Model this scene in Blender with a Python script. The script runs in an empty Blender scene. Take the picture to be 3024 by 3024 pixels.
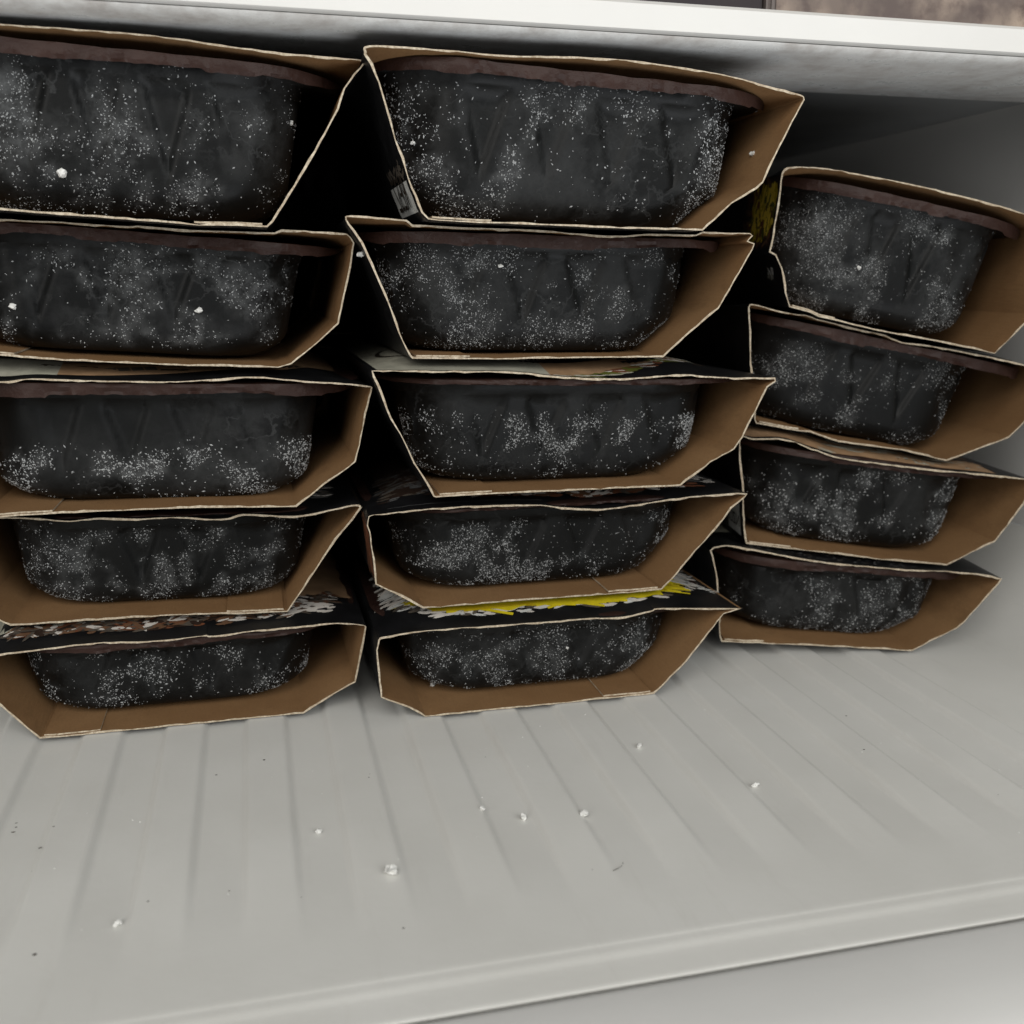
import bpy, bmesh, math, random
import numpy as np
from mathutils import Vector, noise

random.seed(7)
S = bpy.context.scene
COL = S.collection

# ------------------------------------------------------------------ camera
FPX = 3029.0; IMG = 3024.0
PITCH = math.radians(12.6); YAW = math.radians(14.0)
CAMZ = 0.1605                       # camera height above the rib tops of the shelf floor
fw = np.array([math.sin(YAW)*math.cos(PITCH), math.cos(YAW)*math.cos(PITCH), -math.sin(PITCH)])
rt = np.array([math.cos(YAW), -math.sin(YAW), 0.0])
up = np.cross(rt, fw)
CAM = np.array([0, 0, CAMZ])
cd = bpy.data.cameras.new('camera'); cam = bpy.data.objects.new('camera', cd); COL.objects.link(cam)
cd.sensor_width = 36; cd.lens = 36*FPX/IMG; cd.clip_start = .005; cd.clip_end = 50
cam.location = CAM
cam.rotation_euler = (math.pi/2-PITCH, 0, -YAW)
cd.dof.use_dof = True; cd.dof.focus_distance = .36; cd.dof.aperture_fstop = 14.0
S.camera = cam

# ------------------------------------------------------------------ light
w = bpy.data.worlds.new('World'); S.world = w; w.use_nodes = True
w.node_tree.nodes['Background'].inputs[0].default_value = (.93, .97, 1, 1)
w.node_tree.nodes['Background'].inputs[1].default_value = .20
def area(name, loc, target, size, power, col):
    l = bpy.data.lights.new(name, 'AREA'); l.shape = 'RECTANGLE'; l.size, l.size_y = size
    l.energy = power; l.color = col
    o = bpy.data.objects.new(name, l); COL.objects.link(o); o.location = loc
    o.rotation_euler = (Vector(target)-Vector(loc)).to_track_quat('-Z', 'Y').to_euler()
    return o
area('kitchen_window_light', (.75, -1.40, .88), (.1, .3, .1), (1.3, 1.0), 21, (.99, .995, .98))
area('kitchen_ceiling_light', (-.5, -1.0, 1.2), (.05, .3, .1), (1.2, 1.0), 15, (1, .965, .91))
area('left_fill_light', (-.95, -1.0, .42), (.2, .4, .12), (.9, 1.0), 8, (1, .97, .93))  # fill lamp added from the left to brighten side wall and card insides
area('kitchen_floor_bounce', (.55, -.65, -.68), (.1, .38, .22), (1.2, .7), 14, (.93, .96, 1))
S.view_settings.view_transform = 'Standard'; S.view_settings.look = 'None'
S.view_settings.exposure = -0.27; S.view_settings.gamma = 1

# ------------------------------------------------------------------ helpers
def ray(x, y):
    return fw + rt*((x-1512)/FPX) - up*((y-1512)/FPX)
def on_z(x, y, z):
    r = ray(x, y); return CAM + r*((z-CAMZ)/r[2])
def on_y(x, y, Y):
    r = ray(x, y); return CAM + r*(Y/r[1])
def sm(a, b, x):
    t = np.clip((np.asarray(x, float)-a)/(b-a), 0, 1); return t*t*(3-2*t)
def nz(*a):
    return noise.noise(Vector(a))

class NT:
    def __init__(s, name):
        s.m = bpy.data.materials.new(name); s.m.use_nodes = True
        s.t = s.m.node_tree; s.b = s.t.nodes['Principled BSDF']
    def n(s, typ, **k):
        n = s.t.nodes.new(typ)
        for a, v in k.items(): setattr(n, a, v)
        return n
    def l(s, a, b): s.t.links.new(a, b)
    def coord(s, scale=1):
        c = s.n('ShaderNodeTexCoord'); m = s.n('ShaderNodeMapping'); s.l(c.outputs['Object'], m.inputs[0])
        m.inputs['Scale'].default_value = (scale,)*3 if not isinstance(scale, tuple) else scale
        return m.outputs[0]
    def noise(s, co, scale, detail=4, rough=.55):
        n = s.n('ShaderNodeTexNoise'); s.l(co, n.inputs['Vector'])
        n.inputs['Scale'].default_value = scale; n.inputs['Detail'].default_value = detail; n.inputs['Roughness'].default_value = rough
        return n.outputs['Fac']
    def ramp(s, fac, stops):
        r = s.n('ShaderNodeValToRGB'); s.l(fac, r.inputs[0]); e = r.color_ramp.elements
        while len(e) < len(stops): e.new(.5)
        for q, (p, c) in zip(e, stops):
            q.position = p; q.color = (c, c, c, 1) if not isinstance(c, tuple) else (*c, 1)
        return r.outputs[0]
    def mix(s, fac, a, b, mode='MIX'):
        m = s.n('ShaderNodeMix', data_type='RGBA', blend_type=mode)
        for i, v in ((0, fac), (6, a), (7, b)):
            if hasattr(v, 'is_linked'): s.l(v, m.inputs[i])
            elif isinstance(v, tuple): m.inputs[i].default_value = (*v, 1)
            else: m.inputs[i].default_value = v
        return m.outputs[2]
    def bump(s, h, strength, dist):
        b = s.n('ShaderNodeBump'); s.l(h, b.inputs['Height'])
        b.inputs['Strength'].default_value = strength; b.inputs['Distance'].default_value = dist
        s.l(b.outputs[0], s.b.inputs['Normal'])
    def set(s, col=None, rough=None, spec=None):
        if col is not None:
            if hasattr(col, 'is_linked'): s.l(col, s.b.inputs['Base Color'])
            else: s.b.inputs['Base Color'].default_value = (*col, 1)
        if rough is not None:
            if hasattr(rough, 'is_linked'): s.l(rough, s.b.inputs['Roughness'])
            else: s.b.inputs['Roughness'].default_value = rough
        if spec is not None: s.b.inputs['Specular IOR Level'].default_value = spec
        return s.m

def plain(name, col, rough=.6, spec=.3, var=.12, scale=120):
    q = NT(name); co = q.coord()
    n = q.noise(co, scale, 5)
    c2 = tuple(x*(1-var) for x in col); c1 = tuple(min(1, x*(1+var)) for x in col)
    return q.set(q.mix(q.ramp(n, [(.3, 0.), (.7, 1.)]), c2, c1), rough, spec)

# white freezer plastic: faint smudges, dust marks and a soft orange-peel
q = NT('freezer_plastic'); co = q.coord()
a = q.noise(co, 14, 5, .6); b_ = q.noise(co, 420, 3); c_ = q.noise(co, 55, 6, .7)
col = q.mix(q.ramp(a, [(.35, 0.), (.7, 1.)]), (.69, .683, .645), (.735, .73, .695))
col = q.mix(q.ramp(c_, [(.66, 0.), (.8, .22)]), col, (.52, .505, .455))
sk = q.noise(q.coord((1, .13, 1)), 150, 6, .72); col = q.mix(q.ramp(sk, [(.58, 0.), (.75, .16)]), col, (.50, .48, .43))
q.bump(b_, .12, .0004)
M_PLASTIC = q.set(col, q.ramp(c_, [(.3, .34), (.7, .5)]), .4)
q = NT('freezer_wall_plastic'); co = q.coord()
a = q.noise(co, 9, 4); b_ = q.noise(co, 380, 3)
q.bump(b_, .12, .0004)
M_WALL = q.set(q.mix(q.ramp(a, [(.35, 0.), (.7, 1.)]), (.60, .595, .575), (.65, .645, .625)), .45, .35)
q = NT('frosted_shelf_plastic'); co = q.coord((1, 1, 1))
a = q.noise(co, 60, 7, .68); b_ = q.noise(co, 260, 4)
col = q.mix(q.ramp(a, [(.42, 0.), (.66, 1.)]), (.80, .795, .77), (.52, .49, .46))
q.bump(b_, .3, .0006)
M_SHELF = q.set(col, q.ramp(a, [(.35, .22), (.65, .5)]), .5)
M_TRIM = plain('white_shelf_trim', (.67, .66, .63), .35, .4, .015, 40)
M_GLASS = plain('smoky_shelf_plate', (.36, .365, .36), .4, .4, .1, 30)
# cardboard
q = NT('black_printed_card'); co = q.coord(); a = q.noise(co, 90, 5); b_ = q.noise(co, 900, 3)
q.bump(b_, .15, .0002)
M_BLACK = q.set(q.mix(q.ramp(a, [(.35, 0.), (.75, 1.)]), (.006, .006, .0065), (.011, .011, .012)), q.ramp(a, [(.3, .34), (.7, .46)]), .35)
q = NT('kraft_card_inside'); co = q.coord(); a = q.noise(co, 26, 5); b_ = q.noise(co, 1300, 4, .7)
c2 = q.noise(q.coord((1, .12, 1)), 900, 3)
col = q.mix(q.ramp(a, [(.3, 0.), (.7, 1.)]), (.22, .118, .05), (.295, .172, .08))
col = q.mix(q.ramp(b_, [(.35, .35), (.65, 0.)]), col, (.17, .096, .046))
st = q.noise(q.coord((1, .5, 1)), 48, 6, .7); col = q.mix(q.ramp(st, [(.56, 0.), (.72, .4)]), col, (.13, .07, .032))
q.bump(c2, .55, .0004)
M_KRAFT = q.set(col, .85, .15)
q = NT('torn_card_edge'); co = q.coord(); a = q.noise(co, 700, 5, .7); b_ = q.noise(co, 90, 3)
col = q.mix(q.ramp(a, [(.3, 0.), (.62, 1.)]), (.25, .19, .125), (.66, .58, .45))
col = q.mix(q.ramp(b_, [(.35, .35), (.6, 0.)]), col, (.33, .24, .155))
q.bump(a, .6, .0004)
M_EDGE = q.set(col, .9, .1)
# tray plastic with a breath of frost on it; one material per tray so that no two look alike
def tray_mat(seed, haze):
    q = NT('frosted_black_tray'); c = q.n('ShaderNodeTexCoord'); m = q.n('ShaderNodeMapping'); q.l(c.outputs['Object'], m.inputs[0])
    m.inputs['Location'].default_value = (seed*.37, seed*.73, seed*.21); co = m.outputs[0]
    cl = q.noise(co, 34, 7, .66); fine = q.noise(co, 330, 4, .7); big = q.noise(co, 13, 3, .5)
    vein = q.noise(co, 60, 5, .6)
    patch = q.ramp(cl, [(.50-.06*haze, 0.), (.58-.06*haze, .55), (.75, 1.)])
    area_ = q.ramp(big, [(.40, 0.), (.6, 1.)])
    edge = q.ramp(vein, [(.478, 0.), (.497, .75), (.503, .75), (.522, 0.)])
    f1 = q.n('ShaderNodeMath', operation='MULTIPLY'); q.l(patch, f1.inputs[0]); q.l(area_, f1.inputs[1])
    f2 = q.n('ShaderNodeMath', operation='MULTIPLY'); q.l(f1.outputs[0], f2.inputs[0]); q.l(q.ramp(fine, [(.3, .45), (.65, 1.)]), f2.inputs[1])
    f2b = q.n('ShaderNodeMath', operation='MULTIPLY'); q.l(edge, f2b.inputs[0]); q.l(area_, f2b.inputs[1])
    f3 = q.n('ShaderNodeMath', operation='MAXIMUM'); q.l(f2.outputs[0], f3.inputs[0]); q.l(f2b.outputs[0], f3.inputs[1])
    # frost only settles on the faces towards the open end of the sleeve
    g = q.n('ShaderNodeSeparateXYZ'); q.l(c.outputs['Object'], g.inputs[0])
    rng = q.n('ShaderNodeMapRange'); q.l(g.outputs['Y'], rng.inputs[0]); rng.inputs[1].default_value = .022; rng.inputs[2].default_value = .036; rng.inputs[3].default_value = 1; rng.inputs[4].default_value = .12
    fa = q.n('ShaderNodeAttribute', attribute_name='frosting')
    f6 = q.n('ShaderNodeMath', operation='MULTIPLY'); q.l(fa.outputs['Fac'], f6.inputs[0]); q.l(q.ramp(q.noise(co, 190, 5, .7), [(.40, .03), (.64, .75)]), f6.inputs[1])
    f3b = q.n('ShaderNodeMath', operation='MULTIPLY_ADD'); q.l(f3.outputs[0], f3b.inputs[0]); f3b.inputs[1].default_value = .36; q.l(f6.outputs[0], f3b.inputs[2])
    f4 = q.n('ShaderNodeMath', operation='MULTIPLY', use_clamp=True); q.l(f3b.outputs[0], f4.inputs[0]); q.l(rng.outputs[0], f4.inputs[1])
    f5 = q.n('ShaderNodeMath', operation='MULTIPLY'); q.l(f4.outputs[0], f5.inputs[0]); f5.inputs[1].default_value = .75*haze
    col = q.mix(f5.outputs[0], (.0050, .0054, .0054), (.115, .119, .12))
    q.bump(fine, .25, .0003)
    return q.set(col, q.ramp(f4.outputs[0], [(0., .40), (.5, .85)]), .17)
q = NT('wrinkled_film_lid'); co = q.coord(); a = q.noise(co, 45, 5); b_ = q.noise(co, 150, 4)
q.bump(b_, .7, .0014)
M_FILM = q.set(q.mix(q.ramp(a, [(.3, 0.), (.7, 1.)]), (.024, .012, .0095), (.043, .023, .0185)), .42, .16)
q = NT('frost_crystals'); co = q.coord(); a = q.noise(co, 300, 3)
M_FROST = q.set(q.mix(a, (.22, .23, .235), (.54, .55, .55)), .7, .3)
M_ICE = plain('white_ice_crumb', (.74, .74, .71), .45, .4, .05, 900)
# printed inks
P = {}
for nme, c in dict(print_cream=(.37, .36, .29), print_tan=(.33, .205, .115), print_ink=(.03, .022, .016), print_rice=(.60, .56, .51),
                   print_yellow=(.62, .50, .015), print_gold=(.50, .36, .012), print_meat=(.14, .075, .042), print_rust=(.16, .06, .03),
                   print_dark=(.03, .018, .013), print_white=(.6, .6, .57), print_corn=(.85, .62, .07), print_green=(.10, .11, .02),
                   print_grey=(.10, .10, .10), print_umber=(.09, .075, .06)).items():  # the last ink is a dark grey-brown
    P[nme] = plain(nme, c, .5, .3, .2, 160)
M_DIRT = plain('dark_crumb', (.05, .04, .03), .8, .2)

def mesh(name, verts, faces, mats, parent=None, smooth=True, mi=None):
    me = bpy.data.meshes.new(name); me.from_pydata([tuple(map(float, v)) for v in verts], [], faces)
    for m in (mats if isinstance(mats, (list, tuple)) else [mats]): me.materials.append(m)
    if mi is not None: me.polygons.foreach_set('material_index', mi)
    if smooth: me.polygons.foreach_set('use_smooth', [True]*len(me.polygons))
    me.update()
    o = bpy.data.objects.new(name, me); COL.objects.link(o)
    if parent: o.parent = parent
    return o
def fixn(o):
    bm = bmesh.new(); bm.from_mesh(o.data); bmesh.ops.recalc_face_normals(bm, faces=bm.faces); bm.to_mesh(o.data); bm.free()
def sharp(o, deg):
    o.data.set_sharp_from_angle(angle=math.radians(deg))
def tag(o, label=None, cat=None, group=None, kind=None):
    for k, v in (('label', label), ('category', cat), ('group', group), ('kind', kind)):
        if v: o[k] = v
    return o
def grid_faces(nu, nv, wrap=False):
    f = []
    for j in range(nv-1):
        for i in range(nu if wrap else nu-1):
            i2 = (i+1) % nu
            f.append((j*nu+i, j*nu+i2, (j+1)*nu+i2, (j+1)*nu+i))
    return f

# ------------------------------------------------------------------ freezer compartment
WALLX = .365; BACKY = .80; SHELF_Z = CAMZ+.0797
RIB = .0145
def rib(x):
    ph = ((x+.068) % (2*RIB))
    d = np.minimum(np.abs(ph), np.abs(2*RIB-ph))
    inside = ph < RIB
    e = .0014
    v = np.where(inside, sm(-e, e, np.minimum(ph, RIB-ph)), 1-sm(-e, e, np.minimum(ph-RIB, 2*RIB-ph)))
    return v
def floor_z(x, y):
    f = sm(.232, .285, y)*(1-sm(.262, .278, x))
    z = -.0011 - .0008*f + .0019*rib(x)*f
    fx = np.clip(x-.318, 0, .0469)/.047
    z = z + .047*(1-np.sqrt(np.clip(1-fx**2, 0, 1)))
    return z
xs = np.concatenate([np.arange(-.36, .355, .0007), .318+.047*np.sin(np.linspace(.905, 1.5075, 22))]); ys = np.concatenate([np.arange(.2165, .42, .004), np.arange(.42, BACKY+.01, .02)])
V = [(x, y, z) for y in ys for x, z in zip(xs, floor_z(xs, y))]
o = mesh('floor', V, grid_faces(len(xs), len(ys)), M_PLASTIC); tag(o, kind='structure')
FLOOR = o
# rolled front lip, groove and the ledge of the drawer below: one section swept along the shelf
def sweep(name, prof, x0, x1, mat, parent=None, n=24):
    xx = np.linspace(x0, x1, n); V = [(x, y, z) for (y, z) in prof for x in xx]
    return mesh(name, V, grid_faces(n, len(prof)), mat, parent)
base = -.0011
lip = [(.2165, base), (.2150, base), (.2146, base-.00005), (.2142, base-.00014), (.2138, base-.00018), (.2124, base-.0002), (.2114, base-.00026), (.2105, base-.00042), (.2096, base-.0006), (.2087, base-.0007), (.2060, base-.00078), (.2020, base-.0009), (.2007, base-.00096), (.2004, base-.0011), (.2006, base-.0016), (.2016, base-.0030), (.2040, base-.0095)]
sweep('front_lip', lip, -.36, .3648, M_PLASTIC, FLOOR)
led = [(.2039, base-.0100), (.1996, base-.0095), (.1993, base-.0020), (.1992, base-.00125), (.1988, base-.00105), (.1975, base-.0010), (.192, base-.0014), (.184, base-.0024), (.177, base-.0042), (.171, base-.0074), (.167, base-.0114), (.1645, base-.0164), (.1632, base-.0244), (.1628, base-.05), (.1628, base-.14)]
o = sweep('drawer_front', led, -.42, .42, M_WALL); tag(o, kind='structure')
# side wall with a moulded guide rail
zs = np.concatenate([np.linspace(.050, .095, 14), np.linspace(.0955, .115, 22), np.linspace(.117, .40, 20)])
yw = np.linspace(.2165, BACKY+.01, 50)
V = []
for z in zs:
    for y in yw:
        V.append((WALLX+.013*(z-.05)/.2 - .0011*math.exp(-((z-.104)/.008)**2), y, z))
V0 = [(.36492, y, .043) for y in yw]
o = mesh('side_wall', V0+V, grid_faces(len(yw), len(zs)+1), M_WALL); tag(o, kind='structure')
o = mesh('back_wall', [(-.37, BACKY, -.01), (.44, BACKY, -.01), (.44, BACKY, .42), (-.37, BACKY, .42)], [(0, 1, 2, 3)], M_WALL); tag(o, kind='structure')
o = mesh('far_side_wall', [(-.36, .2165, -.01), (-.36, BACKY, -.01), (-.36, BACKY, .42), (-.36, .2165, .42)], [(0, 1, 2, 3)], M_WALL); tag(o, kind='structure')
o = mesh('ceiling', [(-.37, .345, .40), (.44, .345, .40), (.44, BACKY, .40), (-.37, BACKY, .40)], [(0, 1, 2, 3)], M_WALL); tag(o, kind='structure')
# the shelf overhead: bright front trim, frosted underside, smoky plate behind
SY = .3510
root = bpy.data.objects.new('freezer_shelf', None); COL.objects.link(root); root.location = (0, SY, SHELF_Z)
tag(root, 'white freezer shelf with bright front trim and frosted underside above the meal stacks', 'shelf')
def shelf_part(name, prof, mat):
    xx = np.linspace(-.36, WALLX+.010, 40)
    V = [(x, y, z) for (y, z) in prof for x in xx]; n = len(prof)
    F = [(j*40+i, j*40+i+1, ((j+1) % n)*40+i+1, ((j+1) % n)*40+i) for j in range(n) for i in range(39)]
    F += [tuple(j*40 for j in range(n)), tuple(j*40+39 for j in range(n-1, -1, -1))]
    ob = mesh(name, V, F, mat, root); fixn(ob); sharp(ob, 35); return ob
zt = .0124
shelf_part('front_trim', [(-.0006, .0026), (-.0016, .0033), (-.0016, zt-.0012), (-.0004, zt), (.004, zt), (.004, .0026)], M_TRIM)
shelf_part('underside_panel', [(.0003, .0022), (.0012, .0014), (.0045, .0004), (.010, 0), (.030, -.0004), (.060, .0004), (.085, .0024), (.089, .0062), (.086, zt-.003), (.0042, zt-.003), (.0042, .0022)], M_SHELF)
shelf_part('shelf_plate', [(.0895, .0065), (BACKY-SY-.002, .0065), (BACKY-SY-.002, .0105), (.0895, .0105)], M_GLASS)

# ------------------------------------------------------------------ traced sleeve outlines
# tracing frames: (x0,y0,scale)
Z={'A':(0,0,1200/1932),'B':(950,50,1500/1932),'C':(0,600,1200/1932),'D':(950,950,1500/1932),'E':(2000,400,1024/1932),'F':(2000,1200,1024/1932),'G':(0,1400,1200/1932)}
# name: zoom, top(L->R), right(top->bottom), bottom(R->L), left(bottom->top)
T={
'L1':('A',[(-620,62),(-300,85),(0,112),(700,165),(1250,240),(1700,282),(1742,292)],[(1640,420),(1610,520),(1480,760),(1300,1055)],[(1270,1080),(900,1068),(500,1035),(0,1000),(-330,975)],[(-480,560)]),
'L2':('C',[(-500,38),(-250,55),(0,75),(330,92),(600,110),(700,102),(1000,118),(1270,122),(1600,140),(1660,155),(1685,190)],[(1670,300),(1640,430),(1610,575),(1590,592),(1480,690),(1385,765)],[(1325,782),(800,770),(300,748),(0,725),(-320,700)],[(-450,560),(-490,300)]),
'L3':('C',[(-390,862),(0,848),(150,835),(400,842),(780,848),(1000,838),(1210,825),(1450,845),(1740,865),(1768,890)],[(1740,1000),(1710,1150),(1690,1230),(1660,1255),(1540,1340)],[(1410,1445),(900,1450),(500,1465),(200,1480),(-100,1500)],[(-240,1380),(-350,1240),(-390,1000)]),
'L4':('G',[(-210,210),(0,205),(150,208),(330,222),(480,208),(650,213),(850,205),(1050,215),(1160,190),(1400,200),(1560,172),(1690,145),(1722,155)],[(1680,215),(1600,310),(1520,430),(1440,550)],[(1368,655),(1130,665),(850,670),(460,695),(50,722)],[(-100,655),(-190,520),(-205,350)]),
'L5':('G',[(-150,872),(0,855),(430,805),(700,795),(920,775),(980,765),(1010,768),(1200,745),(1450,720),(1600,708),(1720,715),(1742,725)],[(1730,800),(1710,900),(1690,990),(1600,1040)],[(1445,1153),(1100,1175),(580,1225),(350,1250),(190,1275)],[(130,1210),(60,1150),(-60,1050),(-130,940)]),
'M1':('B',[(160,145),(180,108),(400,120),(700,145),(1000,152),(1200,168),(1480,210),(1700,262),(1820,295),(1838,315)],[(1790,400),(1730,520),(1680,630),(1655,655),(1560,710)],[(1450,812),(1100,803),(800,790),(560,782),(405,772)],[(380,745),(340,650),(290,500),(250,370),(215,250),(185,180)]),
'M2':('B',[(90,770),(110,755),(300,770),(550,790),(800,808),(1080,832),(1250,825),(1400,815),(1520,820),(1628,822)],[(1640,832),(1620,852),(1648,862),(1640,885),(1590,970),(1550,1040),(1510,1110),(1480,1135),(1380,1220)],[(1300,1294),(1000,1297),(700,1302),(345,1300)],[(335,1290),(290,1200),(250,1085),(200,970),(150,860),(100,790)]),
'M3':('D',[(190,185),(400,187),(600,188),(750,192),(940,212),(1130,216),(1300,205),(1380,200),(1530,212),(1725,212)],[(1728,228),(1695,250),(1650,340),(1600,440),(1570,485),(1480,535)],[(1365,624),(1000,640),(600,658),(435,668)],[(425,665),(400,620),(350,540),(300,430),(260,370),(220,265),(195,210)]),
'M4':('D',[(175,750),(200,735),(400,712),(600,700),(800,697),(940,708),(1070,712),(1200,695),(1380,668),(1560,652),(1620,655)],[(1610,668),(1560,710),(1500,790),(1440,850),(1350,960)],[(1292,1020),(1110,1035),(900,1050),(705,1065),(385,1091)],[(300,1045),(205,1000),(190,870),(180,800),(170,775)]),
'M5':('D',[(215,1210),(240,1197),(400,1175),(600,1160),(870,1140),(1020,1128),(1130,1125),(1250,1100),(1300,1090),(1600,1090)],[(1530,1112),(1505,1140),(1460,1200),(1390,1290)],[(1265,1425),(1050,1440),(750,1468),(395,1511)],[(330,1468),(225,1430),(215,1340),(207,1250)]),
'R1':('E',[(583,210),(600,185),(640,175),(800,180),(1000,212),(1200,250),(1400,292),(1600,340),(1800,392),(1932,435),(2060,490)],[(2050,600),(2030,850),(1990,1000)],[(1770,1215),(1400,1140),(1100,1085),(790,1010),(740,985),(625,955)],[(600,880),(580,740),(545,670),(510,650),(535,540),(560,380)]),
'R2':('E',[(395,955),(425,940),(600,985),(800,1015),(1090,1085),(1250,1150),(1400,1170),(1700,1225),(1932,1275),(2060,1300)],[(2040,1370),(1932,1600),(1850,1684)],[(1500,1814),(1250,1754),(900,1709),(740,1654),(690,1650),(440,1605)],[(430,1580),(420,1450),(405,1270),(402,1100)]),
'R3':('F',[(345,205),(365,165),(430,180),(600,182),(750,235),(920,288),(1200,325),(1500,360),(1830,388),(1990,413)],[(1985,440),(1932,545),(1860,640),(1770,755),(1640,815)],[(1500,886),(1100,850),(730,805),(383,766)],[(375,740),(365,600),(360,430),(345,300)]),
'R4':('F',[(182,805),(215,780),(300,775),(420,795),(600,830),(800,865),(1000,885),(1300,910),(1500,918),(1700,935),(1810,960)],[(1790,990),(1700,1090),(1600,1200),(1560,1235),(1450,1290)],[(1305,1368),(1000,1345),(700,1330),(247,1312)],[(235,1280),(232,1190),(225,1050),(215,930),(190,830)]),
}

YAWS = dict(L=0.0, M=0.0, R=10.0)
BASE = dict(L=(.0, .373), M=(.092, .3585), R=(.2773, .3765))      # foot of each stack on the shelf floor
SC = dict(L1=.972, L2=1.018, L3=1.008, L4=1.03, L5=1.0, M1=.985, M2=1.022, M3=1.012, M4=1.027, M5=1.0, R1=1.02, R2=1.03, R3=1.012, R4=1.0)
LEN = .185; TH = .00058
def catmull(p, per=6):
    p = np.asarray(p, float)
    if len(p) < 3: return p
    q = np.vstack([2*p[0]-p[1], p, 2*p[-1]-p[-2]]); out = []
    for i in range(1, len(q)-2):
        a, b, c, d = q[i-1:i+3]
        for t in np.linspace(0, 1, per, endpoint=False):
            out.append(.5*((2*b)+(c-a)*t+(2*a-5*b+4*c-d)*t*t+(3*b-a-3*c+d)*t**3))
    out.append(p[-1]); return np.array(out)
def densify(p, step):
    p = np.asarray(p, float); out = [p[0]]
    for a, b in zip(p[:-1], p[1:]):
        n = max(1, int(np.ceil(np.linalg.norm(b-a)/step)))
        for k in range(1, n+1): out.append(a+(b-a)*k/n)
    return np.array(out)

class Sleeve: pass
SL = {}
for key, (zk, top, right, bot, left) in T.items():
    s = Sleeve(); SL[key] = s; s.key = key
    yaw = math.radians(YAWS[key[0]]); bx, by = BASE[key[0]]
    s.ex = np.array([math.cos(yaw), -math.sin(yaw), 0]); s.ey = np.array([math.sin(yaw), math.cos(yaw), 0])
    nrm = s.ey; d = nrm @ np.array([bx, by, 0])*SC[key]
    def un(pts):
        x0, y0, k = Z[zk]; out = []
        for a, b in pts:
            r = ray(x0+a*k, y0+b*k); p = CAM + r*(d/(nrm @ r)); out.append((p @ s.ex, p[2]))
        return np.array(out)
    s.d = d; s.T, s.R, s.B, s.Lf = un(top), un(right), un(bot), un(left)
    if key in ('L5', 'M5', 'R4'):                # the lowest ones stand on the rib tops
        s.B[:, 1] = np.maximum(s.B[:, 1], .0004)
        if key != 'L5': s.B[:, 1] -= s.B[:, 1].min()-.0004
    if key in ('R1', 'R2'):                      # far corner lies beyond the picture: give it the stack's width
        s.T[-1] += (.006, -.001)
        s.R[0] += (.005, 0)
    s.v0 = d

ORDER = dict(L=['L1', 'L2', 'L3', 'L4', 'L5'], M=['M1', 'M2', 'M3', 'M4', 'M5'], R=['R1', 'R2', 'R3', 'R4'])
def interp(poly, u):
    p = poly[np.argsort(poly[:, 0])]; return np.interp(u, p[:, 0], p[:, 1])
for st, ks in ORDER.items():
    for i, k in enumerate(ks):
        SL[k].above = SL[ks[i-1]] if i else None

def outline(s):
    """outer front outline, clockwise from the top left corner, with the matching calmer outline further in"""
    tp = catmull(s.T, 5); tp = densify(tp, .0035)
    rg = densify(np.vstack([s.T[-1], s.R, s.B[0]]), .0035)[1:-1]
    bt = densify(s.B, .0035)
    lf = densify(np.vstack([s.B[-1], s.Lf, s.T[0]]), .0035)[1:-1]
    pts = np.vstack([tp, rg, bt, lf])
    n1, n2, n3 = len(tp), len(tp)+len(rg), len(tp)+len(rg)+len(bt)
    # fibre-scale unevenness of the cut edge
    sd = hash_key(s.key)
    for i in range(len(pts)):
        pts[i, 1] += .00022*nz(pts[i, 0]*260, sd, pts[i, 1]*260); pts[i, 0] += .00022*nz(pts[i, 0]*260, sd+9, pts[i, 1]*260)
    back = pts.copy()
    def straight(a, b, keep):
        seg = pts[a:b]; t = np.linspace(0, 1, b-a)[:, None]
        back[a:b] = (seg[0]*(1-t)+seg[-1]*t)*(1-keep)+seg*keep
    straight(0, n1, .45); straight(n2, n3, .2)
    s.idx = (n1, n2, n3)
    return pts, back
def hash_key(k): return (ord(k[0])*7 + int(k[1])*13) % 97 + .37

VS = np.array([0, .0012, .004, .008, .013, .019, .026, .034, .043, .055, .07, .09, .115, .14, .165, LEN])
def section(s, v):
    """outer outline at depth v (u,z): front edge wobble dies out, the top bulges up to the meal above"""
    t = float(sm(0, .05, v)); p = s.pts*(1-t)+s.back*t
    if s.above is not None:
        n1 = s.idx[0]; ab = s.above
        bu0, bu1 = ab.B[:, 0].min(), ab.B[:, 0].max()
        u = p[:n1, 0]; tgt = interp(ab.B, np.clip(u, bu0, bu1))-.0009
        umin, umax = u.min(), u.max()
        wgt = np.where(u < bu0, sm(umin, bu0, u), np.where(u > bu1, 1-sm(bu1, umax, u), 1))
        set_back = (ab.d-s.d)
        rise = float(sm(-.002, max(.03, set_back+.012), v))
        z = p[:n1, 1]; z2 = z+(tgt-z)*wgt*rise
        if v > set_back-.001: z2 = np.where((u > bu0-.004) & (u < bu1+.004), np.minimum(z2, tgt), z2)
        p = p.copy(); p[:n1, 1] = z2
    return p
def inward(p, t):
    n = len(p); a = np.roll(p, 1, 0); b = np.roll(p, -1, 0); tg = b-a
    L = np.linalg.norm(tg, axis=1, keepdims=True); tg = tg/np.maximum(L, 1e-9)
    return np.stack([tg[:, 1], -tg[:, 0]], 1)*t       # clockwise outline: right-hand side is inside
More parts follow.
